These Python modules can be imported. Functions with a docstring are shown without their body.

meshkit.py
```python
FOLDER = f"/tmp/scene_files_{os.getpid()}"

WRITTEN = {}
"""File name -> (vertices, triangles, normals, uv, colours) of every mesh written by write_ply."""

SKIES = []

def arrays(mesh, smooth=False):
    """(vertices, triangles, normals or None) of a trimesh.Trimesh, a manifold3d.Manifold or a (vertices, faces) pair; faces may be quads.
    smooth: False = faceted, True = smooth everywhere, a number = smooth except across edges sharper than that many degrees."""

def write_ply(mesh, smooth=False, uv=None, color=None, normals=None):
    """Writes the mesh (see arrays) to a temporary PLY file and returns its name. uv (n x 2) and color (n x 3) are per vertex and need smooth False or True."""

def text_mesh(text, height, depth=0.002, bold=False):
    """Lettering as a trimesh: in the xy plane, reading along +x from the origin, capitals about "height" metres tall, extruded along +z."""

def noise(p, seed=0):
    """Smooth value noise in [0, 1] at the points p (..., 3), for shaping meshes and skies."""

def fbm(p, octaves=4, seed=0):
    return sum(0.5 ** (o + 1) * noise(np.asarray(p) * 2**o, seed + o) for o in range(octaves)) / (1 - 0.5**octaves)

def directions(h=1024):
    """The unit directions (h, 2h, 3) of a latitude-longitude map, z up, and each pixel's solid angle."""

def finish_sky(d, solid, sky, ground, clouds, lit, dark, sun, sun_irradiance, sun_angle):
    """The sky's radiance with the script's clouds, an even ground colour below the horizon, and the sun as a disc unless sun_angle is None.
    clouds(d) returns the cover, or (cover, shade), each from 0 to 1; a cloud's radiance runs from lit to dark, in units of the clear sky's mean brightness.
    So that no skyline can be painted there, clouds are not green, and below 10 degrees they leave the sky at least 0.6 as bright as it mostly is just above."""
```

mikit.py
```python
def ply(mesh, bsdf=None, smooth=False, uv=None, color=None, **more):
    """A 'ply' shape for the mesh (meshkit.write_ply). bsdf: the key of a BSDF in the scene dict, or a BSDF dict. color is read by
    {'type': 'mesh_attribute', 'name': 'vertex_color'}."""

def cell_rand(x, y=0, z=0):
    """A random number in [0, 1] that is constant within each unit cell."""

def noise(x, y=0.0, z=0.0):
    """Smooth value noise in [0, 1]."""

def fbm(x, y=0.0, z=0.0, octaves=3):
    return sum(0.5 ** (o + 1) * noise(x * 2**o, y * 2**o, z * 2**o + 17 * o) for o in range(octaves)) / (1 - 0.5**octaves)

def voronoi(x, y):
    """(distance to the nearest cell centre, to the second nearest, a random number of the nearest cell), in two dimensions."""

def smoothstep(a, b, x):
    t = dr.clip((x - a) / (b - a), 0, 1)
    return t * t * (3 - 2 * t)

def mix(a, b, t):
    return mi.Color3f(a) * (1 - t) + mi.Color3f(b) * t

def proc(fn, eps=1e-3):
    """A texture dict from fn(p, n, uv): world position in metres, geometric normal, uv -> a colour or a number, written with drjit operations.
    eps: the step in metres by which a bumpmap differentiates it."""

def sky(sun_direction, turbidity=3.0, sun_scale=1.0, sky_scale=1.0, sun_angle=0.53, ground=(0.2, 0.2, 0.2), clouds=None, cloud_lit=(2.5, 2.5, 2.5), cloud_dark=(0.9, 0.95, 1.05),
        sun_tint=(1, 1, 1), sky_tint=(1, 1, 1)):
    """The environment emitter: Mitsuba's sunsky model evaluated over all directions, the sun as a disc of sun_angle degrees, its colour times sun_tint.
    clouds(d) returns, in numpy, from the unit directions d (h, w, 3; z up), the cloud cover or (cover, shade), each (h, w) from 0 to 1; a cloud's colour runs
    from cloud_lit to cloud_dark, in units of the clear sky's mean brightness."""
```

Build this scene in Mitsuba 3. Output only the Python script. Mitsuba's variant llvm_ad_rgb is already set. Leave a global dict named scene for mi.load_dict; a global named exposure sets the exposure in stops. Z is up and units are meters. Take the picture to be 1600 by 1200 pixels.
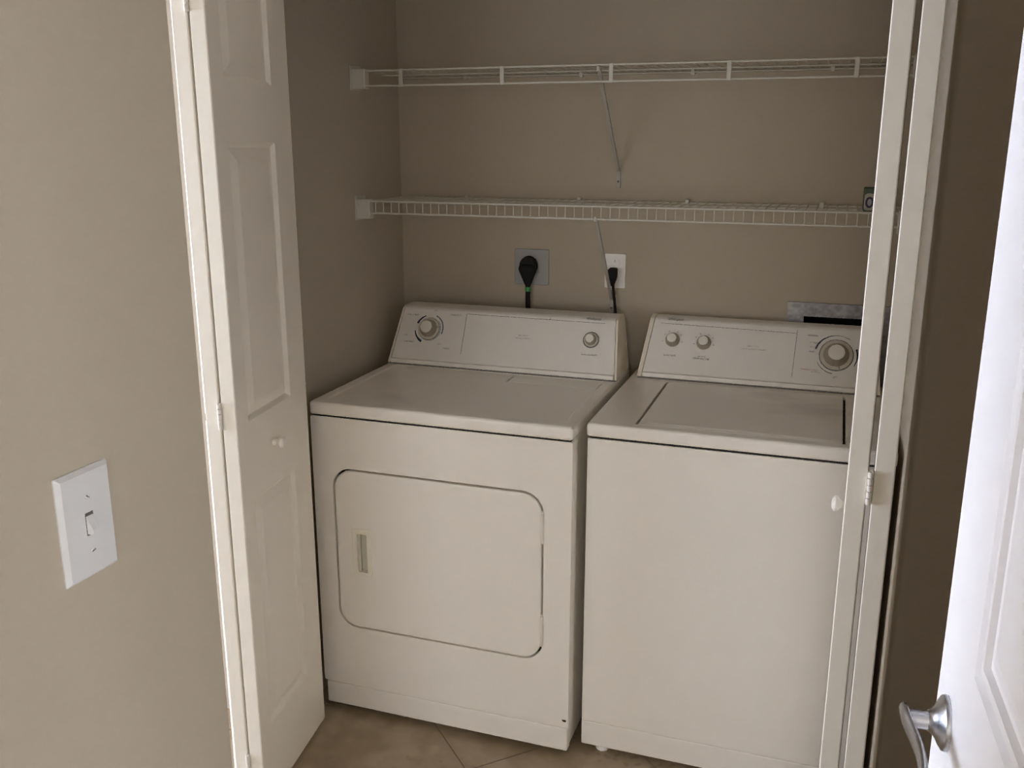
import math
import numpy as np, trimesh, manifold3d as m3
import mitsuba as mi, drjit as dr
import mikit, meshkit
from mikit import noise, fbm, smoothstep, mix
from shapely.geometry import Polygon, box as sbox, Point
from shapely import affinity

T = mi.ScalarTransform4f
scene, labels = {'type': 'scene'}, {}
ZS = 0.018                                   # the floor is z = 0; measured heights below are given from 18 mm above it

# ------------------------------------------------------------------ camera
CY, CP = 0.3324, 0.2549
eye = np.array([1.3799, -2.1201, 1.6004 + ZS])
fwd = np.array([-math.sin(CY) * math.cos(CP), math.cos(CY) * math.cos(CP), -math.sin(CP)])
scene['camera'] = {'type': 'perspective', 'fov': 2 * math.degrees(math.atan(800 / 1462.5)), 'fov_axis': 'x', 'near_clip': 0.02, 'far_clip': 60.0,
                   'to_world': T().look_at(origin=eye.tolist(), target=(eye + fwd).tolist(), up=[0, 0, 1])}
exposure = 0.08
# ------------------------------------------------------------------ light: daylight at three windows (two in the side room at the left, one in the room behind)
SIDE_LIGHT = (11.6, 12.8, 15.6)
SIDE_BACK_LIGHT = (1.75, 1.77, 1.8)
ROOM_LIGHT = (3.3, 3.2, 3.0)
ROOM_SIDE_LIGHT = (6.1, 6.3, 6.7)
scene['outdoor_light'] = {'type': 'constant', 'radiance': {'type': 'rgb', 'value': [0.35, 0.4, 0.5]}}


# ------------------------------------------------------------------ helpers
def tm(m):
    if isinstance(m, m3.Manifold):
        a = m.to_mesh()
        return trimesh.Trimesh(a.vert_properties[:, :3], a.tri_verts, process=False)
    return m


def cat(*ms):
    return trimesh.util.concatenate([tm(m) for m in ms])


def put(key, mesh, mat, smooth=False, label=None, category=None, kind=None, group=None, **more):
    k, n = key, 0
    while k in scene:
        n += 1
        k = f'{key}_{n:03d}'
    mesh = tm(mesh).copy()
    mesh.apply_translation([0, 0, ZS])
    scene[k] = mikit.ply(mesh, mat, smooth, **more)
    tag(k, label, category, kind, group)
    return k


def tag(k, label=None, category=None, kind=None, group=None):
    d = {a: b for a, b in (('label', label), ('category', category), ('kind', kind), ('group', group)) if b}
    if d:
        labels[k] = d


def cube(x0, x1, y0, y1, z0, z1):
    return m3.Manifold.cube([x1 - x0, y1 - y0, z1 - z0]).translate([x0, y0, z0])


def rbox(x0, x1, y0, y1, z0, z1, r=0.004, n=10):
    s = m3.Manifold.sphere(r, n)
    return m3.Manifold.batch_hull([s.translate([x, y, z]) for x in (x0 + r, x1 - r) for y in (y0 + r, y1 - r) for z in (z0 + r, z1 - r)])


def cbox(x0, x1, y0, y1, z0, z1, c=0.002):
    p = []
    for x, sx in ((x0, 1), (x1, -1)):
        for y, sy in ((y0, 1), (y1, -1)):
            for z, sz in ((z0, 1), (z1, -1)):
                p += [(x + sx * c, y + sy * c, z), (x + sx * c, y, z + sz * c), (x, y + sy * c, z + sz * c)]
    return m3.Manifold.hull_points(np.array(p))


def tube(pts, r, n=8, caps=True):
    """A swept round tube through the points; r one radius or one per point."""
    P = np.array(pts, float)
    r = np.broadcast_to(r, len(P))
    d = np.gradient(P, axis=0)
    d /= np.linalg.norm(d, axis=1, keepdims=True)
    ref = np.array([0.31, 0.87, 0.38])
    V, F = [], []
    for k in range(len(P)):
        a = np.cross(d[k], ref); a /= np.linalg.norm(a); b = np.cross(d[k], a)
        for j in range(n):
            t = 2 * math.pi * j / n
            V.append(P[k] + r[k] * (a * math.cos(t) + b * math.sin(t)))
    for k in range(len(P) - 1):
        for j in range(n):
            q = [k * n + j, k * n + (j + 1) % n, (k + 1) * n + (j + 1) % n, (k + 1) * n + j]
            F += [[q[0], q[1], q[2]], [q[0], q[2], q[3]]]
    if caps:
        V += [P[0], P[-1]]
        for j in range(n):
            F += [[len(V) - 2, (j + 1) % n, j], [len(V) - 1, (len(P) - 1) * n + j, (len(P) - 1) * n + (j + 1) % n]]
    m = trimesh.Trimesh(np.array(V), np.array(F), process=False)
    if m.volume < 0:
        m.invert()
    return m


def spline(pts, n=24):
    from scipy.interpolate import CubicSpline
    P = np.array(pts, float)
    s = np.r_[0, np.cumsum(np.linalg.norm(np.diff(P, axis=0), axis=1))]
    return CubicSpline(s, P)(np.linspace(0, s[-1], n))


def lathe(profile, n=40):
    """(radius, height) profile turned about +z."""
    return trimesh.creation.revolve(np.array(profile, float), sections=n)


def frame(mesh, origin, u, v, w):
    M = np.eye(4)
    M[:3, 0], M[:3, 1], M[:3, 2], M[:3, 3] = u, v, w, origin
    m = tm(mesh).copy()
    m.apply_transform(M)
    return m


FRONT = dict(u=(1, 0, 0), v=(0, 0, 1), w=(0, -1, 0))          # drawn in x, z and raised towards the viewer


def front(mesh, x, y, z):
    return frame(mesh, (x, y, z), **FRONT)


def rrect(x0, x1, y0, y1, r, seg=8):
    return sbox(x0 + r, y0 + r, x1 - r, y1 - r).buffer(r, quad_segs=seg)


def extrude(poly, h):
    gs = getattr(poly, 'geoms', [poly])
    return cat(*[trimesh.creation.extrude_polygon(g, h, engine='earcut') for g in gs])


def plate(poly, h, bevel, seg=1):
    """A convex outline raised by h with its upper edge eased by bevel."""
    pts = []
    for z, ins in [(0, 0), (h - bevel, 0)] + [(h - bevel + bevel * math.sin(a), bevel * (1 - math.cos(a))) for a in np.linspace(0, math.pi / 2, seg + 1)[1:]]:
        q = np.array(poly.buffer(-ins, quad_segs=8).exterior.coords)[:-1] if ins else np.array(poly.exterior.coords)[:-1]
        pts.append(np.c_[q, np.full(len(q), z)])
    return m3.Manifold.hull_points(np.vstack(pts))


def frustum(x0, x1, y0, y1, z0, ins, z1):
    return m3.Manifold.hull_points(np.array([(x, y, z0) for x in (x0, x1) for y in (y0, y1)] + [(x, y, z1) for x in (x0 + ins, x1 - ins) for y in (y0 + ins, y1 - ins)]))


def text(s, h, depth=0.0004, bold=False, centre=True):
    m = meshkit.text_mesh(s, h, depth, bold)
    m.apply_translation([-(m.bounds[0][0] + m.bounds[1][0]) / 2 if centre else -m.bounds[0][0], 0, 0])
    return m


def arc_strip(r, w, a0, a1, depth=0.0004, w1=None, n=24):
    a = np.radians(np.linspace(a0, a1, n))
    ww = np.linspace(w, w if w1 is None else w1, n)
    o = np.c_[(r + ww / 2) * np.cos(a), (r + ww / 2) * np.sin(a)]
    i = np.c_[(r - ww / 2) * np.cos(a), (r - ww / 2) * np.sin(a)]
    return extrude(Polygon(np.vstack([o, i[::-1]])), depth)


# ------------------------------------------------------------------ materials
def rgb(*c):
    return {'type': 'rgb', 'value': list(c)}


def principled(c, rough=0.5, spec=0.5, **k):
    return {'type': 'twosided', 'm': {'type': 'principled', 'base_color': c if isinstance(c, dict) else rgb(*c), 'roughness': rough, 'specular': spec, **k}}


def wall_col(p, n, uv):
    f = fbm(p.x * 2.3 + p.y * 1.1, p.y * 2.3, p.z * 2.1)
    g = noise(p.x * 160, p.y * 160, p.z * 160)
    return mi.Color3f(0.425, 0.370, 0.292) * (0.97 + 0.05 * f + 0.03 * g)


def wall_bump(p, n, uv):
    return fbm(p.x * 140, p.y * 140, p.z * 140, 2)


def tile_col(p, n, uv):
    u, v = (p.x + p.y) * 0.7071, (p.x - p.y) * 0.7071
    a = fbm(u * 4 + 3, v * 4, 0.5, 4)
    b = fbm(u * 15, v * 15 + 9, 2.5, 3)
    pit = smoothstep(0.70, 0.80, noise(u * 70, v * 70, 7.0)) * smoothstep(0.5, 0.65, fbm(u * 6, v * 6 + 4, 1.0))
    c = mix((0.40, 0.31, 0.215), (0.56, 0.47, 0.36), smoothstep(0.3, 0.7, a * 0.6 + b * 0.4)) * mi.Color3f(0.62, 0.60, 0.54)
    return mix(c, (0.22, 0.17, 0.12), pit * 0.5)


def enamel_col(p, n, uv):
    s = smoothstep(0.55, 0.8, fbm(p.x * 5 + 1.7, p.y * 9, p.z * 5))
    up = smoothstep(0.5, 0.9, n.z)
    return mi.Color3f(0.83, 0.80, 0.745) * (1 - 0.17 * s * up)


def metal_col(p, n, uv):
    a, b = fbm(p.x * 60, p.y * 60, p.z * 60), noise(p.x * 9, p.y * 9, p.z * 9)
    return mix((0.20, 0.20, 0.21), (0.42, 0.42, 0.43), smoothstep(0.3, 0.7, a * 0.6 + b * 0.4))


MAT = {
    'wall_paint': {'type': 'twosided', 'm': {'type': 'bumpmap', 'arbitrary': mikit.proc(wall_bump, 2e-3), 'scale': 0.0004,
                                             'b': {'type': 'principled', 'base_color': mikit.proc(wall_col), 'roughness': 0.7, 'specular': 0.3}}},
    'ceiling_paint': principled((0.52, 0.47, 0.40), 0.9, 0.2),
    'tile_stone': principled(mikit.proc(tile_col), 0.38, 0.4),
    'grout': principled((0.27, 0.215, 0.155), 0.9, 0.2),
    'door_paint': principled((0.78, 0.735, 0.65), 0.38, 0.5),
    'room_door_paint': principled((0.88, 0.88, 0.90), 0.4, 0.5),
    'enamel': principled(mikit.proc(enamel_col), 0.28, 0.5),
    'console_plastic': principled((0.80, 0.775, 0.735), 0.42, 0.4),
    'console_cap': principled((0.76, 0.70, 0.60), 0.42, 0.4),
    'knob_plastic': principled((0.82, 0.79, 0.73), 0.35, 0.5),
    'knob_skirt': principled((0.58, 0.535, 0.455), 0.4, 0.5),
    'knob_grip': principled((0.30, 0.262, 0.205), 0.45, 0.4),
    'knob_ring': principled((0.16, 0.155, 0.15), 0.4, 0.5),
    'handle_plastic': principled((0.80, 0.765, 0.66), 0.4, 0.5),
    'handle_cup_plastic': principled((0.56, 0.54, 0.455), 0.45, 0.4),
    'gap_black': principled((0.02, 0.02, 0.02), 0.8, 0.2),
    'groove_grey': principled((0.16, 0.15, 0.14), 0.7, 0.3),
    'ink_grey': principled((0.23, 0.22, 0.22), 0.6, 0.3),
    'ink_faint': principled((0.45, 0.43, 0.41), 0.6, 0.3),
    'ink_navy': principled((0.025, 0.032, 0.075), 0.5, 0.3),
    'ink_teal': principled((0.09, 0.17, 0.23), 0.5, 0.3),
    'ink_olive': principled((0.22, 0.22, 0.16), 0.5, 0.3),
    'ink_red': principled((0.50, 0.30, 0.26), 0.6, 0.3),
    'black_rubber': principled((0.014, 0.013, 0.012), 0.75, 0.2),
    'green_tape': principled((0.05, 0.30, 0.09), 0.5, 0.4),
    'outlet_grey': principled((0.30, 0.295, 0.285), 0.4, 0.5),
    'outlet_white': principled((0.80, 0.78, 0.74), 0.4, 0.5),
    'switch_white': principled((0.60, 0.60, 0.60), 0.35, 0.5),
    'screw_dark': principled((0.10, 0.09, 0.08), 0.5, 0.4),
    'wire_vinyl': principled((0.54, 0.52, 0.465), 0.4, 0.5),
    'brace_metal': principled((0.37, 0.355, 0.32), 0.45, 0.4),
    'galvanized': principled(mikit.proc(metal_col), 0.45, 0.5, metallic=0.35),
    'satin_nickel': {'type': 'twosided', 'm': {'type': 'roughconductor', 'material': 'none', 'specular_reflectance': rgb(0.56, 0.57, 0.60), 'alpha': 0.16}},
    'hinge_metal': principled((0.74, 0.71, 0.66), 0.4, 0.5, metallic=0.15),
    'carton_green': principled((0.06, 0.09, 0.055), 0.5, 0.4),
    'carton_white': principled((0.36, 0.35, 0.31), 0.5, 0.4),
    'carton_blue': principled((0.03, 0.03, 0.06), 0.5, 0.4),
    'carton_lilac': principled((0.30, 0.28, 0.33), 0.5, 0.4),
    'window_frame_paint': principled((0.8, 0.8, 0.8), 0.5, 0.4),
}
scene.update(MAT)

# ------------------------------------------------------------------ the setting
CL, CR, CB, CF = 0.015, 1.562, 0.7203, -0.10         # closet: left, right, back, front of the opening wall
H = 2.44
FZ = -ZS


def wall(name, poly, z0=FZ, z1=H, label=None, mat='wall_paint'):
    m = extrude(poly, z1 - z0)
    m.apply_translation([0, 0, z0])
    return put(name, m, mat, label=label, kind='structure', smooth=35)


# back wall with the square hole of the vent box
hx0, hx1, hz0, hz1 = 1.300, 1.500, 0.93, 1.106
bw = sbox(-0.1, FZ, 1.70, H).difference(sbox(hx0, hz0, hx1, hz1))
put('wall_back', front(extrude(bw, 0.12), 0, CB + 0.12, 0), 'wall_paint', label='beige painted closet back wall behind the washer and dryer', kind='structure')
wall('wall_closet_left', sbox(-0.1, CF, CL, CB), label='beige closet side wall left of the dryer')
right_poly = sbox(CR, CF, 1.68, CB).union(sbox(CR, CF, 2.42, 0.02))
corner = Point(CR + 0.012, CF + 0.012).buffer(0.012, quad_segs=6).union(sbox(CR + 0.012, CF, 3, 3)).union(sbox(CR, CF + 0.012, 3, 3))
wall('wall_right', right_poly.intersection(corner), label='dark shaded beige wall right of the closet opening')
wall('wall_corridor_back', sbox(-3.0, CF, -0.1, 0.02), label='beige wall left of the closet opening')
wall('wall_header', sbox(CL, CF, CR, 0.02), 2.03, H, label='beige wall above the closet opening')
lp = sbox(0.55, -5.1, 0.66, -1.2)
cl = Point(0.657, -1.203).buffer(0.003, quad_segs=4).union(sbox(-4, -6, 0.657, -1.2)).union(sbox(-4, -6, 0.66, -1.203))
wall('wall_left', lp.intersection(cl), label='beige painted wall with the light switch at the left')
wall('wall_nook', sbox(2.30, -1.75, 2.42, CF), label='beige wall of the nook behind the open room door')
dw = sbox(0.66, FZ, 3.2, H).difference(sbox(0.74, FZ - 1, 1.62, 2.05))
put('wall_doorway', front(extrude(dw, 0.11), 0, -1.75, 0), 'wall_paint', label='beige wall with the doorway', kind='structure')
wall('wall_room_right', sbox(3.2, -5.1, 3.32, -1.75), label='beige side wall of the room behind')
put('floor', cube(-3.0, 3.3, -5.1, CB + 0.1, FZ - 0.10, FZ - 0.0025), 'grout', label='grout bed of the beige stone tile floor', kind='structure')
put('ceiling', cube(-3.1, 3.35, -5.2, CB + 0.12, H, H + 0.1), 'ceiling_paint', label='flat beige ceiling', kind='structure')

# floor tiles, laid diagonally, one corner at the measured joint crossing
TL, JG = 0.457, 0.004
c0 = np.array([0.5655, -0.133])
e1, e2 = np.array([1, 1]) / math.sqrt(2), np.array([1, -1]) / math.sqrt(2)
inside = sbox(-2.98, -5.05, 3.28, CB - 0.002)
solid = [sbox(-3.0, CF, CL, 1), right_poly, lp, sbox(2.30, -1.75, 2.42, CF), sbox(0.66, -1.86, 0.74, -1.75), sbox(1.62, -1.86, 3.2, -1.75), sbox(-4, -5.1, 0.55, -2.3)]
for i in range(-12, 9):
    for j in range(-9, 15):
        o = c0 + e1 * TL * i + e2 * TL * j
        g = JG / 2
        q = Polygon([o + e1 * a + e2 * b for a, b in ((g, g), (TL - g, g), (TL - g, TL - g), (g, TL - g))])
        if not q.intersects(inside):
            continue
        q = q.intersection(inside)
        for s in solid:
            q = q.difference(s)
        for piece in getattr(q, 'geoms', [q]):
            if piece.area < 0.002 or piece.geom_type != 'Polygon':
                continue
            m = extrude(piece, 0.006)
            m.apply_translation([0, 0, FZ - 0.006])
            put('floor__tile', m, 'tile_stone')

# windows that light the place
def window(name, cx, cy, w, z0, z1, axis, radiance, label):
    f = 0.05
    fr = extrude(sbox(-w / 2 - f, z0 - f, w / 2 + f, z1 + f).difference(sbox(-w / 2, z0, w / 2, z1)), 0.06)
    mu = cat(cube(-0.015, 0.015, z0, z1, 0.012, 0.05), cube(-w / 2, w / 2, (z0 + z1) / 2 - 0.015, (z0 + z1) / 2 + 0.015, 0.012, 0.05))
    pane = trimesh.Trimesh([(-w / 2, z0, 0.01), (w / 2, z0, 0.01), (w / 2, z1, 0.01), (-w / 2, z1, 0.01)], [[0, 1, 2], [0, 2, 3]], process=False)
    fm = dict(u=(0, 1, 0), v=(0, 0, 1), w=(1, 0, 0)) if axis == 'x' else dict(u=(0, -1, 0), v=(0, 0, 1), w=(-1, 0, 0)) if axis == 'x-' else dict(u=(-1, 0, 0), v=(0, 0, 1), w=(0, 1, 0))
    put(name, frame(fr, (cx, cy, 0), **fm), 'window_frame_paint', label=label, kind='structure')
    put(name + '__glazing_bar', frame(mu, (cx, cy, 0), **fm), 'window_frame_paint')
    put(name + '__pane', frame(pane, (cx, cy, 0), **fm), 'window_frame_paint', emitter={'type': 'area', 'radiance': rgb(*radiance)})


wall('wall_side_room', sbox(-3.12, -4.1, -3.0, 0.02), label='beige far wall of the side room at the left')
wall('wall_side_room_back', sbox(-3.0, -4.1, 0.55, -4.0), label='beige back wall of the side room at the left')
wall('wall_room_back', sbox(0.55, -5.2, 3.32, -5.1), label='beige back wall of the room behind')
window('window_1', -3.0, -1.35, 1.9, 0.30, 2.1, 'x', SIDE_LIGHT, 'bright daylit window at the left of the side room')
window('window_2', -1.2, -4.0, 2.2, 0.30, 2.1, 'y', SIDE_BACK_LIGHT, 'bright daylit window at the back of the side room')
window('window_3', 1.9, -5.1, 1.6, 0.75, 2.1, 'y', ROOM_LIGHT, 'bright daylit window at the back of the room behind')
window('window_4', 3.2, -3.4, 1.7, 0.40, 2.1, 'x-', ROOM_SIDE_LIGHT, 'bright daylit window at the right of the room behind')

# ------------------------------------------------------------------ closet bifold doors
LW, LT, LH0, LH1 = 0.382, 0.0345, -0.008, 2.005
PANELS = ((0.19, 0.787), (0.978, 1.595), (1.722, 1.930))


def leaf_meshes(ch=0.002):
    """A leaf in (t, w, z): t along its width from the near edge, w through its thickness from the face with the knob."""
    body = cbox(0, LW, 0, LT, LH0, LH1, ch)
    fields = []
    for z0, z1 in PANELS:
        for side in (0, 1):
            d = 0.0085
            # pocket drawn in (t, z) and sunk along w
            def mk(x0, x1, y0, y1, a, ins, b):
                m = frustum(x0, x1, y0, y1, a, ins, b)
                m = m.transform(np.array([[1, 0, 0, 0], [0, 0, 1, 0], [0, 1, 0, 0]], float)) if side == 0 else m.transform(np.array([[1, 0, 0, 0], [0, 0, -1, LT], [0, 1, 0, 0]], float))
                return m
            a0, a1 = 0.056, 0.284
            pocket = m3.Manifold.batch_hull([mk(a0 - 0.001, a1 + 0.001, z0 - 0.001, z1 + 0.001, -0.001, 0.011, d), ])
            body = body - pocket
            i = 0.0105
            fields.append(mk(a0 + i, a1 - i, z0 + i, z1 - i, d + 0.0005, 0.027, 0.0012))
    return body, fields


LEAF, FIELDS = leaf_meshes()


def place_leaf(door, near, d, label=None, mesh=None):
    w = (-d[1], d[0], 0)
    fm = dict(origin=(near[0], near[1], 0), u=(d[0], d[1], 0), v=w, w=(0, 0, 1))
    k = put(door + '__leaf', frame(mesh or LEAF, **fm), 'door_paint', label=label)
    for f in FIELDS:
        put(k + '__raised_panel', frame(f, **fm), 'door_paint')
    return fm


def place_hinge(door, c, d, z, h=0.062):
    """Knuckles and plates on the near edges of the two leaves; c the middle of the joint, d the direction of the leaves."""
    w = np.array([-d[1], d[0]])
    o = np.array(c) - np.array(d) * 0.0055
    n = 5
    ks = [lathe([(0, 0), (0.0042, 0), (0.0048, 0.001), (0.0048, h / n - 0.002), (0.0042, h / n - 0.001), (0, h / n - 0.001)], 14) for _ in range(n)]
    for i, q in enumerate(ks):
        q.apply_translation([o[0], o[1], z - h / 2 + i * h / n])
    lf = [frame(cube(s * 0.0026 - 0.0005, s * 0.0026 + 0.0005, 0.0, 0.022, z - h / 2, z + h / 2), (o[0], o[1], 0), (w[0], w[1], 0), (d[0], d[1], 0), (0, 0, 1)) for s in (-1, 1)]
    return put(door + '__hinge', cat(*ks, *lf), 'hinge_metal', smooth=30, label='small metal butt hinge joining the two leaves')


KNOB = [(0, 0), (0.010, 0), (0.0085, 0.004), (0.007, 0.009), (0.009, 0.013), (0.0145, 0.0165), (0.0165, 0.021), (0.0145, 0.0255), (0.009, 0.0285), (0, 0.0295)]


def place_knob(door, fm, t, z, side):
    """side 0: on the face w = 0 (outwards is -w); 1: on the face w = LT."""
    u, v = np.array(fm['u']), np.array(fm['v'])
    out = -v if side == 0 else v
    o = np.array(fm['origin']) + u * t + (v * LT if side else 0) + np.array([0, 0, z])
    a = np.cross(out, [0, 0, 1])
    put(door + '__knob', frame(lathe(KNOB, 32), o, np.cross([0, 0, 1], out), (0, 0, 1), out), 'knob_plastic', smooth=40, label='small round white knob')


# left pair, folded
dl = np.array([-0.1378, 0.9905]); nl = np.array([-0.9905, -0.1378])
near = np.array([0.152, -0.438])
tag('door_1', 'cream bifold closet door folded open at the left, white knob facing the dryer', kind='structure')
fm = place_leaf('door_1', near, dl, 'inner leaf with raised panels facing right')
place_knob('door_1', fm, 0.176, 0.892, 0)
fm = place_leaf('door_1', near + nl * 0.0395, dl, 'outer leaf against the jamb')
# eased edge strip on the outer leaf, proud of its left face, a little wider towards the floor
for za, zb_ in ((LH0 + 0.002, 0.990), (1.008, LH1 - 0.002)):
    pts = []
    for z in (za, zb_):
        g = 0.0125 - 0.0085 * min(1, (z - LH0) / 1.75)
        pts += [(0.0015, LT - 0.0015, z), (0.0015 + g, LT - 0.001 + g, z), (0.0050 + g, LT - 0.001 + g, z), (0.034, LT - 0.0015, z)]
    put('door_1__leaf_001__edge_strip', frame(m3.Manifold.hull_points(np.array(pts)), **fm), 'door_paint')
for z in (0.110, 1.006, 1.880):
    place_hinge('door_1', near + nl * 0.037, dl, z)
# right pair, folded
s = 0.054
dr_ = np.array([s, math.sqrt(1 - s * s)]); wr = np.array([-dr_[1], dr_[0]])      # wr points left
tag('door_2', 'cream bifold closet door folded open at the right, white knob facing the washer', kind='structure')
ni = np.array([1.431, -0.440]) - wr * LT
fm = place_leaf('door_2', ni, dr_, 'inner leaf seen on its near edge')
place_knob('door_2', fm, 0.20, 0.892, 1)
no = np.array([1.475, -0.442]) - wr * LT
place_leaf('door_2', no, dr_, 'outer leaf seen on its near edge')
for z in (0.110, 1.006, 1.880):
    place_hinge('door_2', (ni + no + wr * LT) / 2, dr_, z)

# ------------------------------------------------------------------ room door, standing open at the right, with a lever handle
hd = np.array([-0.048, 0.99885])                       # from hinge to latch
x0 = 1.56
latch = np.array([x0 - 0.0048, -0.895])
DW, DT = 0.78, 0.035
u = np.array([-hd[0], -hd[1], 0])                       # from the latch edge towards the hinge
v = np.array([hd[1], -hd[0], 0])                       # through the door, away from the face we see
wz = np.array([0, 0, 1.0])
fmd = dict(origin=(latch[0], latch[1], 0), u=u, v=v, w=wz)
body = cbox(0, DW, 0, DT, -0.006, 2.03, 0.002)
DP = ((0.20, 0.80), (1.022, 1.90))
dparts = []
swap = np.array([[1, 0, 0, 0], [0, 0, 1, 0], [0, 1, 0, 0]], float)
swapb = np.array([[1, 0, 0, 0], [0, 0, -1, DT], [0, 1, 0, 0]], float)
a0, a1 = 0.183, DW - 0.15
for z0, z1 in DP:
    for sw in (swap, swapb):
        body = body - frustum(a0, a1, z0, z1, -0.0005, 0.010, 0.008).transform(sw)
        dparts.append(('moulding', (frustum(a0 + 0.011, a1 - 0.011, z0 + 0.011, z1 - 0.011, 0.0085, 0.006, 0.0015) - frustum(a0 + 0.026, a1 - 0.026, z0 + 0.026, z1 - 0.026, -0.001, 0.006, 0.009)).transform(sw)))
        dparts.append(('raised_panel', frustum(a0 + 0.036, a1 - 0.036, z0 + 0.036, z1 - 0.036, 0.0085, 0.03, 0.002).transform(sw)))
put('door_3', frame(body, **fmd), 'room_door_paint', label='bright white panelled room door standing open at the right edge', kind='structure')
for n, m in dparts:
    put('door_3__' + n, frame(m, **fmd), 'room_door_paint')
# lever handle: on the face v = 0, outwards is -v, lever points to the hinge (+u)
RC, RZ = 0.080, 0.896
ho = np.array([latch[0], latch[1], RZ]) + u * RC
fh = dict(origin=ho, u=np.cross(wz, -v), v=wz, w=-v)     # x of the handle frame = towards ?
hx = 1.0 if np.dot(fh['u'], u) > 0 else -1.0
ros = lathe([(0, 0), (0.0340, 0), (0.0345, 0.003), (0.0335, 0.006), (0.0285, 0.0095), (0.0215, 0.0130), (0.0165, 0.0165), (0.0140, 0.020), (0.0135, 0.022), (0, 0.022)], 48)
neck = lathe([(0, 0.020), (0.0118, 0.020), (0.0118, 0.045), (0, 0.045)], 32)
put('door_3__door_handle', frame(ros, **fh), 'satin_nickel', smooth=35, label='satin nickel lever handle with round rosette')
put('door_3__door_handle__neck', frame(neck, **fh), 'satin_nickel', smooth=35)
path = spline([(-0.014, 0.004, 0.0495), (0.0, 0.002, 0.0485), (0.03, -0.001, 0.0435), (0.06, -0.003, 0.039), (0.09, -0.003, 0.0385), (0.115, -0.001, 0.041)], 22)
hull = []
P = path * [hx, 1, 1]
for k, q in enumerate(P):
    a = k / (len(P) - 1)
    ry = (0.0145 - 0.004 * a) * (0.55 + 0.45 * min(1, a / 0.12))
    hull.append(m3.Manifold.sphere(1.0, 16).scale([0.005, ry, 0.0055]).translate(q.tolist()))
lever = m3.Manifold.batch_boolean([m3.Manifold.batch_hull([hull[k], hull[k + 1]]) for k in range(len(hull) - 1)], m3.OpType.Add)
put('door_3__door_handle__lever', frame(lever, **fh), 'satin_nickel', smooth=40)

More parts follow.
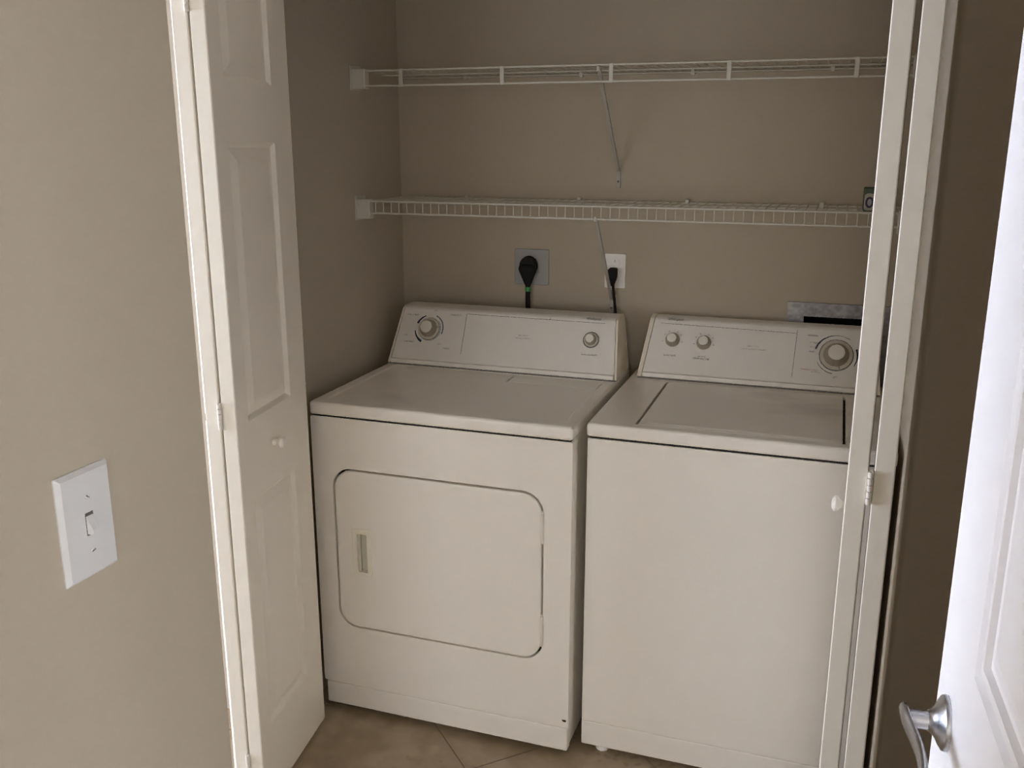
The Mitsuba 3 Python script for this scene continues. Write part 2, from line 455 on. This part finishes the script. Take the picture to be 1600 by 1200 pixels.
# ------------------------------------------------------------------ dryer and washer
def console(key, xa, xb, top_a, top_b, yb, yt, back, caps=0.008, zt=1.091):
    """Slanted control console: a body with a rounded upper edge, tapered end caps and a ledge along its foot."""
    zb = 0.9235
    D = np.array([0, yt - yb, 0.17])
    Ln = np.linalg.norm(D)
    vv = D / Ln
    nn = np.array([0, -vv[2], vv[1]])
    org = np.array([0, yb, 0.93])

    def section(grow=0.0):
        p = [(yb - 0.0065 * (yt - yb) / 0.17 + 0.0004 - grow, zb), (yb - grow, 0.93)]
        end = org + D * ((zt - 0.010 - 0.93) / 0.17)
        p.append((end[1] + nn[1] * grow, end[2] + nn[2] * grow))
        up = (zt - 0.0012 - end[2]) / vv[2]
        c0_, c1_, c2_ = end[1:], end[1:] + vv[1:] * up, np.array([end[1] + 0.026, zt])
        for a in np.linspace(0.15, 1, 8):
            q = c0_ * (1 - a) ** 2 + 2 * c1_ * a * (1 - a) + c2_ * a * a
            p.append((q[0] + grow * nn[1] * (1 - a), q[1] + grow * (nn[2] * (1 - a) + a)))
        p += [(back - 0.012, zt + 0.001 + grow), (back - 0.002, zt - 0.008), (back, zt - 0.03), (back, zb)]
        return np.array(p)

    def slab(xl0, xl1, xr0, xr1, grow=0.0):
        q = section(grow)
        f = (q[:, 1] - zb) / (zt - zb)
        L = np.c_[xl0 + (xl1 - xl0) * f, q]
        R_ = np.c_[xr0 + (xr1 - xr0) * f, q]
        return m3.Manifold.hull_points(np.vstack([L, R_]))

    body = slab(xa + caps, top_a + caps, xb - caps, top_b - caps)
    put(key + '__console', body, 'console_plastic', smooth=25, label='slanted white control console with printed markings')
    for l in (slab(xa, top_a, xa + caps - 0.0016, top_a + caps - 0.0016, 0.001), slab(xb - caps + 0.0016, top_b - caps + 0.0016, xb, top_b, 0.001)):
        put(key + '__console__end_cap', l, 'console_cap', smooth=25)
    ledge = rbox(xa + caps + 0.001, xb - caps - 0.001, yb - 0.0065, yb + 0.01, 0.9240, 0.938, 0.003)
    put(key + '__console__foot_strip', ledge, 'console_plastic', smooth=30)
    put(key + '__console__gap', cube(xa + 0.002, xb - 0.002, yb - 0.0055, yb + 0.05, 0.9202, 0.9242), 'groove_grey')

    def at(mesh, x, s_, lift=0.0):
        return frame(mesh, org + D * s_ + np.array([x, 0, 0]) + nn * lift, (1, 0, 0), vv, nn)
    return at, Ln


def dial(key, at, x, s_, r_skirt, r_grip, r_cap, depth, ring=0.0, skirt='knob_skirt', pointer=-80):
    k = key + '__dial'
    sk = lathe([(0, 0), (r_skirt, 0), (r_skirt, 0.004), (r_skirt - 0.0015, 0.0055), (0, 0.0055)], 48)
    k = put(k, at(sk, x, s_), skirt, smooth=30, label='round control dial')
    grip = lathe([(0, 0.0055), (r_grip, 0.0055), (r_grip * 0.8 + r_cap * 0.2, 0.010), (r_cap * 1.06, depth - 0.003), (r_cap, depth - 0.0005), (0, depth - 0.0005)], 48)
    put(k + '__grip', at(grip, x, s_), 'knob_grip', smooth=30)
    cap = lathe([(0, depth - 0.0005), (r_cap * 0.99, depth - 0.0005), (r_cap * 0.96, depth + 0.0006), (r_cap * 0.6, depth + 0.0014), (0, depth + 0.0016)], 40)
    put(k + '__cap', at(cap, x, s_), 'knob_plastic', smooth=40)
    if ring:
        rg = lathe([(r_skirt, 0), (r_skirt + ring, 0), (r_skirt + ring, 0.002), (r_skirt, 0.002), (r_skirt, 0)], 48)
        put(k + '__ring', at(rg, x, s_), 'knob_ring', smooth=30)
    if r_skirt - r_grip > 0.004:
        tick = cube(-0.0012, 0.0012, r_grip, r_skirt - 0.001, 0.0055, 0.0060).rotate([0, 0, pointer])
        put(k + '__pointer', at(tick, x, s_), 'ink_grey')
    return k


def line(at, xs, ss, Ln, w=0.0014):
    (xa, xb), (sa, sb) = xs, ss
    a, b = np.array([xa, sa * Ln]), np.array([xb, sb * Ln])
    d = b - a; L = np.linalg.norm(d); d /= L
    m = cube(0, L, -w / 2, w / 2, -0.0003, 0.0004)
    m = tm(m)
    M = np.eye(4); M[:2, 0] = d; M[:2, 1] = (-d[1], d[0]); M[0, 3] = a[0]; M[1, 3] = a[1]
    m.apply_transform(M)
    return at(m, 0, 0)


FT = 0.92        # height of both tops
# ---- dryer
D = 'clothes_dryer'
tag(D, 'white front loading clothes dryer with rounded rectangular door, left of the washer', 'dryer')
X0, X1, DB = 0.069, 0.806, 0.66
# cabinet: side and back shell, front panel with the door opening, toe panel
put(D + '__cabinet', cbox(X0 + 0.004, X1 - 0.004, 0.026, DB, 0.006, 0.8825, 0.003), 'enamel', label='plain white steel cabinet')
outer = rrect(0.128, 0.733, 0.262, 0.738, 0.058, 12)
fp = rrect(X0, X1, 0.0755, 0.8795, 0.006).difference(outer)
put(D + '__front_panel', cat(front(extrude(fp, 0.024), 0, 0.025, 0), cube(X0 + 0.001, X0 + 0.012, 0.01, 0.05, 0.08, 0.876), cube(X1 - 0.012, X1 - 0.001, 0.01, 0.05, 0.08, 0.876)), 'enamel', smooth=30)
put(D + '__door_seal', front(extrude(outer.buffer(-0.0005), 0.004), 0, 0.0255, 0), 'gap_black', label='dark gap around the door')
dpoly = rrect(0.128 + 0.0046, 0.733 - 0.0056, 0.262 + 0.0036, 0.738 - 0.0060, 0.054, 12)
dm = plate(dpoly, 0.022, 0.005, 3) - cube(0.196, 0.2275, 0.438, 0.5535, 0.006, 0.05)
put(D + '__door', front(dm, 0, 0.0215, 0), 'enamel', smooth=30, label='rounded rectangular dryer door')
esc = rrect(0.1815, 0.2395, 0.430, 0.567, 0.005)
escm = plate(esc, 0.0035, 0.0015) - cube(0.1965, 0.227, 0.4385, 0.553, -0.01, 0.02)
hk = put(D + '__door__handle', front(escm, 0, -0.0002, 0), 'handle_plastic', label='cream recessed pull handle')
put(D + '__door__handle_cup', front(cat(cube(0.1965, 0.227, 0.4385, 0.553, 0.0065, 0.0085), cube(0.1965, 0.2035, 0.4385, 0.553, 0.0085, 0.017)), 0, 0.0215, 0), 'handle_cup_plastic')
for za, zb_ in ((0.600, 0.688), (0.307, 0.401)):
    hinge = cat(rbox(0.7270, 0.7330, -0.0035, 0.018, za, zb_, 0.002), tube([(0.7305, -0.0035, za + 0.006), (0.7305, -0.0035, (za + zb_) / 2), (0.7305, -0.0035, zb_ - 0.006)], 0.0034, 10))
    put(D + '__door__hinge', hinge, 'hinge_metal', smooth=30, label='worn metal door hinge')
put(D + '__toe_panel', rbox(X0 + 0.006, X1 - 0.002, 0.001, 0.03, 0.004, 0.0735, 0.004), 'enamel', smooth=30, label='low toe panel under the front')
put(D + '__chip', tube([(0.789, -0.0003, 0.0985), (0.796, -0.0006, 0.0975), (0.800, -0.0004, 0.0975)], [0.0008, 0.003, 0.0022], 8), 'gap_black', label='small dark chip in the enamel')
for x in (X0 + 0.05, X1 - 0.05):
    for y in (0.06, DB - 0.06):
        put(D + '__foot', frame(lathe([(0, 0), (0.02, 0), (0.02, 0.012), (0.012, 0.016), (0.012, 0.026), (0, 0.026)], 16), (x, y, FZ), (1, 0, 0), (0, 1, 0), (0, 0, 1)), 'black_rubber')
# top: a slab with a soft edge, its middle sunk a little
top = rbox(X0 - 0.001, X1 + 0.001, -0.003, DB - 0.005, 0.8835, FT, 0.009, 16)
top = top - frustum(X0 + 0.030, X1 - 0.030, 0.045, 0.468, FT + 0.0005, 0.006, FT - 0.003)
slot = cube(0.498, 0.772, 0.377, 0.445, FT - 0.010, FT + 0.01)
top = top - slot
put(D + '__top_panel', top, 'enamel', smooth=30, label='glossy white top with a shallow sunken middle')
put(D + '__top_panel__gap', cube(X0 + 0.006, X1 - 0.006, 0.004, DB - 0.02, 0.879, 0.8845), 'gap_black')
lint = cbox(0.5018, 0.7680, 0.3806, 0.4445, FT - 0.0095, FT - 0.0018, 0.0022)
put(D + '__top_panel__lint_well', cube(0.4981, 0.7719, 0.3771, 0.4449, FT - 0.0100, FT - 0.0085), 'gap_black')
put(D + '__top_panel__lint_lid', lint, 'enamel', label='flush lint screen lid')
at, Ln = console(D, 0.072, 0.8075, 0.093, 0.789, 0.472, 0.557, 0.640)
k = dial(D, at, 0.193, 0.578, 0.0350, 0.0285, 0.0195, 0.026, 0.0012)
C = D + '__console__'
for mesh_, x, s_, mt in ((arc_strip(0.0468, 0.0042, -18, 66, w1=0.0036), 0.193, 0.578, 'ink_teal'), (arc_strip(0.0395, 0.0012, -80, 40), 0.193, 0.578, 'ink_teal'),
                         (arc_strip(0.0440, 0.0036, 112, 160, w1=0.0066), 0.193, 0.578, 'ink_navy'), (arc_strip(0.0465, 0.0026, 190, 245, w1=0.0078), 0.193, 0.578, 'ink_navy'),
                         (arc_strip(0.0372, 0.0012, 240, 330), 0.193, 0.578, 'ink_grey')):
    put(C + 'dial_marking', at(mesh_, x, s_, 0.0), mt)
put(C + 'printed_line', line(at, (0.312, 0.312), (0.865, 0.19), Ln), 'ink_grey')
put(C + 'printed_line', line(at, (0.314, 0.752), (0.868, 0.855), Ln), 'ink_grey')
put(C + 'printed_line', line(at, (0.582, 0.582), (0.90, 0.865), Ln), 'ink_grey')
for s_txt, h, x, s_, mt, b in (('Whirlpool', 0.0072, 0.716, 0.900, 'ink_grey', True), ('PUSH TO START', 0.0045, 0.716, 0.325, 'ink_grey', True), ('HEAVY DUTY', 0.0042, 0.505, 0.56, 'ink_faint', False),
                               ('LARGE CAPACITY', 0.0042, 0.505, 0.515, 'ink_faint', False), ('TIMED DRY', 0.0050, 0.276, 0.825, 'ink_grey', False), ('HIGH HEAT', 0.0050, 0.132, 0.79, 'ink_grey', False),
                               ('LOW HEAT', 0.0050, 0.132, 0.325, 'ink_grey', False), ('AIR DRY', 0.0040, 0.262, 0.255, 'ink_olive', False), ('OFF', 0.0042, 0.205, 0.88, 'ink_red', False), ('LESS', 0.0036, 0.118, 0.44, 'ink_faint', False),
                               ('MORE', 0.0036, 0.236, 0.32, 'ink_faint', False)):
    put(C + 'lettering', at(text(s_txt, h, 0.0005, b), x, s_, 0.0), mt)
k = dial(D, at, 0.716, 0.575, 0.0210, 0.0175, 0.0125, 0.022, 0.0036, 'knob_skirt')
put(D + '__back_cover', cbox(X0 + 0.02, X1 - 0.02, 0.642, 0.672, 0.88, 1.075, 0.006), 'galvanized', label='grey metal rear cover of the console')

# ---- washer
W = 'washing_machine'
tag(W, 'white top loading washing machine with flat lid, right of the dryer', 'washing machine')
WX0, WX1, WY = 0.829, 1.549, 0.05
WB = WY + 0.62
put(W + '__cabinet', cbox(WX0 + 0.002, WX1 - 0.002, WY + 0.006, WB, 0.0785, 0.8825, 0.005), 'enamel', label='plain white steel cabinet')
put(W + '__front_panel', rbox(WX0 + 0.001, WX1 - 0.001, WY, WY + 0.05, 0.0762, 0.8795, 0.003, 12), 'enamel', smooth=30)
put(W + '__toe_panel', rbox(WX0 + 0.001, WX1 - 0.001, WY + 0.0005, WY + 0.05, 0.004, 0.0755, 0.003, 12), 'enamel', smooth=30, label='low toe panel under the front')
put(W + '__base', cbox(WX0 + 0.006, WX1 - 0.006, WY + 0.03, WB, 0.008, 0.0785, 0.003), 'enamel')
for x in (WX0 + 0.055, WX1 - 0.055):
    for y in (WY + 0.03, WB - 0.06):
        put(W + '__foot', frame(lathe([(0, 0), (0.017, 0), (0.019, 0.004), (0.015, 0.012), (0.009, 0.014), (0.009, 0.028), (0, 0.028)], 20), (x, y, FZ), (1, 0, 0), (0, 1, 0), (0, 0, 1)), 'outlet_white', smooth=40, label='pale levelling foot')
top = rbox(WX0 - 0.001, WX1 + 0.001, WY - 0.004, WB - 0.002, 0.8845, FT, 0.008, 16)
lx0, lx1, ly0, ly1 = 0.9440, 1.4370, WY + 0.014, 0.520
top = top - cube(lx0, lx1, ly0 + 0.012, ly1, FT - 0.0135, FT + 0.01)
put(W + '__top_panel', top, 'enamel', smooth=30, label='white top around the lid')
put(W + '__top_panel__gap', cube(WX0 + 0.006, WX1 - 0.006, WY + 0.004, WB - 0.02, 0.879, 0.8855), 'gap_black')
put(W + '__top_panel__lid_well', cube(lx0 + 0.0003, lx1 - 0.0003, ly0 + 0.0125, ly1 - 0.0003, FT - 0.0135, FT - 0.012), 'gap_black')
lid = rbox(lx0 + 0.0062, lx1 - 0.0062, ly0 + 0.0135, ly1 - 0.002, FT - 0.0118, FT + 0.0008, 0.0035, 12)
lid = lid + m3.Manifold.batch_hull([m3.Manifold.sphere(0.005, 12).scale([1, 1, 0.5]).translate([x, ly0 + 0.032, FT - 0.0002]) for x in (lx0 + 0.03, lx1 - 0.03)])
put(W + '__lid', lid, 'enamel', smooth=30, label='flat lid between two dark side gaps')
at, Ln = console(W, 0.851, 1.527, 0.870, 1.508, 0.548, 0.646, 0.690, 0.014, 1.088)
# printed marks were measured on a plane 11 mm further back; positions below are on this face
C = W + '__console__'
put(C + 'printed_line', line(at, (0.903, 1.294), (0.830, 0.800), Ln), 'ink_grey')
put(C + 'printed_line', line(at, (1.294, 1.290), (0.855, 0.14), Ln), 'ink_grey')
for s_txt, h, x, s_, mt, b in (('Whirlpool', 0.0075, 0.946, 0.885, 'ink_grey', True), ('LOAD SIZE', 0.0050, 0.941, 0.315, 'ink_grey', True), ('WASH/RINSE', 0.0030, 1.032, 0.335, 'ink_grey', False),
                               ('TEMPERATURE', 0.0050, 1.031, 0.295, 'ink_grey', True), ('HEAVY DUTY', 0.0040, 1.177, 0.545, 'ink_faint', False), ('EXTRA LARGE CAPACITY', 0.0042, 1.178, 0.500, 'ink_faint', False),
                               ('NORMAL', 0.0050, 1.338, 0.77, 'ink_grey', True), ('COTTONS', 0.0036, 1.340, 0.665, 'ink_teal', False), ('WHITES', 0.0036, 1.340, 0.60, 'ink_faint', False),
                               ('DENIM', 0.0036, 1.338, 0.53, 'ink_teal', False), ('PERMANENT PRESS', 0.0036, 1.335, 0.255, 'ink_red', False), ('DELICATE', 0.0034, 1.352, 0.225, 'ink_red', False), ('OFF', 0.0046, 1.405, 0.165, 'ink_grey', False)):
    put(C + 'lettering', at(text(s_txt, h, 0.0005, b), x, s_, 0.0), mt)
for x, s_ in ((0.943, 0.572), (1.035, 0.560)):
    dial(W, at, x, s_, 0.0212, 0.0205, 0.0140, 0.022, 0.0, 'knob_grip')
    for a in (-10, 35, 65, 115, 145, 190):
        put(C + 'dial_tick', at(cube(0.027, 0.031, -0.0016, 0.0016, -0.0003, 0.0004).rotate([0, 0, a]), x, s_), 'ink_faint')
dial(W, at, 1.404, 0.505, 0.0440, 0.0345, 0.0225, 0.030, 0.0024, 'knob_skirt', -165)
for mesh_, mt in ((arc_strip(0.0585, 0.0052, 165, 95, w1=0.0015), 'ink_navy'), (arc_strip(0.0585, 0.0015, 95, 55), 'ink_olive'), (arc_strip(0.0545, 0.0016, 205, 262, w1=0.003), 'ink_olive'), (arc_strip(0.0560, 0.0055, 22, -30, w1=0.002), 'ink_navy')):
    put(C + 'dial_marking', at(mesh_, 1.404, 0.505), mt)

# ------------------------------------------------------------------ wire shelves
def shelf(name, z, lip, label, closed):
    y0, y1 = 0.4153, CB - 0.006
    xa, xb = CL + 0.022, CR - 0.022
    tag(name, label, 'wire shelf')
    put(name + '__front_rail', tube([(xa, y0, z), ((xa + xb) / 2, y0, z), (xb, y0, z)], 0.0032, 8), 'wire_vinyl', smooth=True)
    put(name + '__lower_rail', tube([(xa, y0, z - lip), ((xa + xb) / 2, y0, z - lip), (xb, y0, z - lip)], 0.0032 if closed else 0.0034, 8), 'wire_vinyl', smooth=True)
    for y in (y1 - 0.004, (y0 + y1) / 2):
        put(name + '__deck_rail', tube([(xa, y, z - 0.004), ((xa + xb) / 2, y, z - 0.004), (xb, y, z - 0.004)], 0.0028, 6), 'wire_vinyl', smooth=True)
    n = int((xb - 0.0773) / 0.0254) + 1
    path = [(0, y1, z), (0, (y0 + y1) / 2, z), (0, y0 + 0.002, z), (0, y0 - 0.002, z - 0.003), (0, y0 - 0.0022, z - lip)] if closed else [(0, y1, z), (0, (y0 + y1) / 2, z), (0, y0, z)]
    for k in range(-1, n):
        x = 0.0773 + 0.0254 * k
        if xa < x < xb:
            put(name + '__cross_wire', tube([(x, b, c) for _, b, c in path], 0.00155, 6), 'wire_vinyl')
    if not closed:
        for k in range(5):
            x = 0.1719 + 0.3048 * k
            put(name + '__tie', rbox(x - 0.0058, x + 0.0058, y0 - 0.0052, y0 - 0.0015, z - lip - 0.004, z + 0.003, 0.0015, 8), 'wire_vinyl')
    for side in (0, 1):
        a, b = (CL, CL + 0.044) if side == 0 else (CR - 0.044, CR)
        fl = (CL, CL + 0.003) if side == 0 else (CR - 0.003, CR)
        br = cat(rbox(a, b, y0 - 0.007, y0 + 0.022, z - lip - 0.008 - (0.010 if closed else 0), z + 0.006, 0.003), cbox(fl[0], fl[1], y0 - 0.016, y0 + 0.05, z - lip - 0.012 - (0.010 if closed else 0), z + 0.016, 0.001))
        put(name + '__end_bracket', br, 'wire_vinyl', smooth=30, label='white plastic end bracket on the side wall')
    # diagonal brace down to the wall
    xf, xw, zf = (0.7465, 0.740, z - lip + 0.030) if not closed else (0.747, 0.729, z - lip - 0.002)
    zw = 1.505 if not closed else 1.118
    a, b = np.array([xf, y0 + 0.004, zf]), np.array([xw, CB - 0.006, zw])
    d = (b - a) / np.linalg.norm(b - a)
    nrm = np.cross([1, 0, 0], d); nrm /= np.linalg.norm(nrm)
    L = np.linalg.norm(b - a)
    ch = extrude(Polygon([(-0.004, 0), (0.004, 0), (0.004, 0.0085), (0.0028, 0.0085), (0.0028, 0.0015), (-0.0028, 0.0015), (-0.0028, 0.0085), (-0.004, 0.0085)]), L)
    xd = np.cross(nrm, d)
    k = put(name + '__support_brace', frame(ch, a, xd, nrm, d), 'brace_metal', label='slim diagonal support brace')
    put(k + '__hook', tube([a + [0, -0.009, -0.004], a + [0, -0.009, 0.006], a + [0, 0.0, 0.007], a + [0, 0.012, -0.006]], 0.004, 8), 'wire_vinyl')
    clip = cbox(xw - 0.0068, xw + 0.0068, CB - 0.004, CB, zw - 0.045, zw + 0.012, 0.001)
    put(k + '__wall_clip', clip, 'brace_metal')
    put(k + '__screw', frame(lathe([(0, 0), (0.0035, 0), (0.003, 0.0015), (0, 0.002)], 12), (xw, CB - 0.004, zw - 0.026), **FRONT), 'screw_dark')
    for x in (0.25, 0.62, 0.95, 1.33):
        put(name + '__wall_hook', rbox(x - 0.006, x + 0.006, CB - 0.013, CB, z - 0.012, z + 0.006, 0.002, 8), 'wire_vinyl')


shelf('wire_shelf', 1.793, 0.0421, 'upper white wire shelf with an open front lip and wide ties', False)
shelf('wire_shelf_001', 1.4244, 0.0343, 'lower white wire shelf with closely spaced front wires, just above the outlets', True)

# small carton on the lower shelf
B = 'small_carton'
bx0, bx1, by0, by1, bz = 1.434, 1.500, 0.425, 0.500, 1.4264
put(B, rbox(bx0, bx1, by0, by1, bz, bz + 0.058, 0.003), 'carton_green', smooth=30, label='small dark green carton on the right end of the lower wire shelf', category='carton')
put(B + '__front_label', front(plate(rrect(bx0 + 0.002, bx0 + 0.027, bz + 0.003, bz + 0.045, 0.008), 0.0008, 0.0003), 0, by0 + 0.0003, 0), 'carton_white', label='pale label panel with a dark oval')
ov = affinity.scale(Point(bx0 + 0.0145, bz + 0.023).buffer(1, quad_segs=10), 0.0098, 0.0140)
put(B + '__front_label__oval', front(extrude(ov.difference(affinity.scale(Point(bx0 + 0.0145, bz + 0.023).buffer(1, quad_segs=10), 0.0050, 0.0088)), 0.0006), 0, by0 - 0.0003, 0), 'carton_blue')
put(B + '__front_label__oval_centre', front(extrude(affinity.scale(Point(bx0 + 0.0145, bz + 0.023).buffer(1, quad_segs=10), 0.0049, 0.0087), 0.0006), 0, by0 - 0.0003, 0), 'carton_lilac')

# ------------------------------------------------------------------ outlets and cords on the back wall
O = 'dryer_outlet'
put(O, front(plate(rrect(0.410, 0.524, 1.153, 1.266, 0.004), 0.005, 0.0018, 2), 0, CB, 0), 'outlet_grey', smooth=30, label='square grey dryer outlet plate on the back wall behind a black plug', category='outlet')
put(O + '__receptacle', front(plate(Point(0.462, 1.213).buffer(0.026, quad_segs=10), 0.004, 0.001), 0, CB - 0.005, 0), 'black_rubber')
P_ = 'dryer_power_cord'
tag(P_, 'thick black dryer cord with round plug and green band', 'power cord')
yp = CB - 0.009
plug = m3.Manifold.batch_hull([m3.Manifold.cylinder(0.020, 0.0285, 0.026, 32).transform(np.array([[1, 0, 0, 0.460], [0, 0, -1, yp], [0, 1, 0, 1.2165]], float))])
tail = m3.Manifold.batch_hull([m3.Manifold.sphere(0.016, 20).translate([0.446, yp - 0.014, 1.205]), m3.Manifold.sphere(0.016, 20).translate([0.474, yp - 0.014, 1.205]), m3.Manifold.sphere(0.0095, 16).translate([0.4605, yp - 0.0125, 1.156])])
put(P_ + '__plug', plug + tail, 'black_rubber', smooth=40, label='round black plug')
cp = spline([(0.4605, yp - 0.0125, 1.160), (0.4605, yp - 0.0125, 1.12), (0.461, yp - 0.012, 1.06), (0.464, yp - 0.010, 1.00), (0.466, CB - 0.020, 0.93)], 20)
put(P_ + '__cable', tube(cp, 0.0078, 12), 'black_rubber', smooth=True)
put(P_ + '__band', tube(spline([(0.4605, yp - 0.0125, 1.148), (0.4605, yp - 0.0125, 1.141), (0.4606, yp - 0.0125, 1.134)], 4), 0.0092, 14), 'green_tape', smooth=40, label='bright green band')
O = 'wall_outlet'
put(O, front(plate(rrect(0.705, 0.771, 1.155, 1.262, 0.004), 0.005, 0.002, 2), 0, CB, 0), 'outlet_white', smooth=30, label='white wall outlet on the back wall behind the shelf brace', category='outlet')
for z in (1.232, 1.193):
    put(O + '__receptacle', front(plate(rrect(0.724, 0.752, z - 0.014, z + 0.014, 0.008), 0.0018, 0.0006), 0, CB - 0.005, 0), 'outlet_white')
put(O + '__slot', front(cube(0.7365, 0.7385, 1.236, 1.242, 0, 0.0007), 0, CB - 0.0067, 0), 'screw_dark')
P_ = 'washer_power_cord'
tag(P_, 'thin black washer cord with small plug in the white wall outlet', 'power cord')
yp = CB - 0.0069
pl = m3.Manifold.batch_hull([m3.Manifold.sphere(0.006, 12).translate([x, yp - y, z]) for x, y, z in ((0.727, 0.007, 1.214), (0.743, 0.007, 1.214), (0.727, 0.024, 1.212), (0.743, 0.024, 1.212), (0.728, 0.007, 1.192), (0.742, 0.007, 1.192), (0.729, 0.022, 1.190), (0.741, 0.022, 1.190), (0.7355, 0.016, 1.168))])
put(P_ + '__plug', pl, 'black_rubber', smooth=40, label='small black plug')
cp = spline([(0.737, yp - 0.016, 1.172), (0.739, yp - 0.016, 1.15), (0.744, yp - 0.015, 1.11), (0.748, yp - 0.012, 1.06), (0.749, yp - 0.010, 0.98), (0.752, yp - 0.010, 0.90)], 22)
put(P_ + '__cable', tube(cp, 0.0042, 10), 'black_rubber', smooth=True)

# recessed metal box in the back wall behind the washer
V = 'wall_box'
fl = sbox(1.259, 0.890, 1.545, 1.142).difference(sbox(hx0 + 0.006, hz0 + 0.004, hx1 - 0.004, hz1 - 0.004))
put(V, cat(front(extrude(fl, 0.010), 0, CB, 0)), 'galvanized', label='grey metal recessed box in the back wall behind the washer console', category='wall box')
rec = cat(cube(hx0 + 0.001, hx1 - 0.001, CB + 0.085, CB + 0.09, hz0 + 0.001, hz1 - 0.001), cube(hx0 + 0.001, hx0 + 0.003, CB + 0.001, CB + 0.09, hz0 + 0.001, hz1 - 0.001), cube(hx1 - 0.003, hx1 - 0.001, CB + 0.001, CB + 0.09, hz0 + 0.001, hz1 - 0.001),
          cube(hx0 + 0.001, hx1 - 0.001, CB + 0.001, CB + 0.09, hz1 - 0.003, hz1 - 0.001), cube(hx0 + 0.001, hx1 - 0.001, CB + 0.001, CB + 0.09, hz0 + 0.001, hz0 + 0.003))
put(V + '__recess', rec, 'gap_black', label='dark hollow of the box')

# ------------------------------------------------------------------ light switch on the left wall
S = 'light_switch'
fs = dict(u=(0, 1, 0), v=(0, 0, 1), w=(1, 0, 0))
sy0, sy1, sz0, sz1 = -1.4405, -1.3675, 1.1535, 1.2725
put(S, frame(plate(rrect(sy0, sy1, sz0, sz1, 0.0015, 2), 0.0062, 0.0044), (0.66, 0, 0), **fs), 'switch_white', label='white single toggle light switch plate on the left wall', category='light switch')
yc, zc = (sy0 + sy1) / 2, (sz0 + sz1) / 2
put(S + '__toggle_slot', frame(cube(yc - 0.0055, yc + 0.0055, zc - 0.0125, zc + 0.0125, 0, 0.0004), (0.6662, 0, 0), **fs), 'screw_dark')
tg = m3.Manifold.hull_points(np.array([(a, b, 0.0) for a in (yc - 0.005, yc + 0.005) for b in (zc - 0.0105, zc + 0.0095)] + [(a, b, 0.0075) for a in (yc - 0.0040, yc + 0.0040) for b in (zc - 0.0105, zc - 0.005)]))
put(S + '__toggle', frame(tg, (0.6663, 0, 0), **fs), 'switch_white')
for z in (zc - 0.030, zc + 0.030):
    sc = frame(lathe([(0, 0), (0.0032, 0), (0.0026, 0.0009), (0, 0.0012)], 14), (0.6662, yc, z), **fs)
    k = put(S + '__screw', sc, 'switch_white', smooth=30)
    put(k + '__screw_slot', frame(tm(cube(-0.0026, 0.0026, -0.0004, 0.0004, 0, 0.0004).rotate([0, 0, -40 if z > zc else 15])), (0.6674, yc, z), **fs), 'screw_dark')
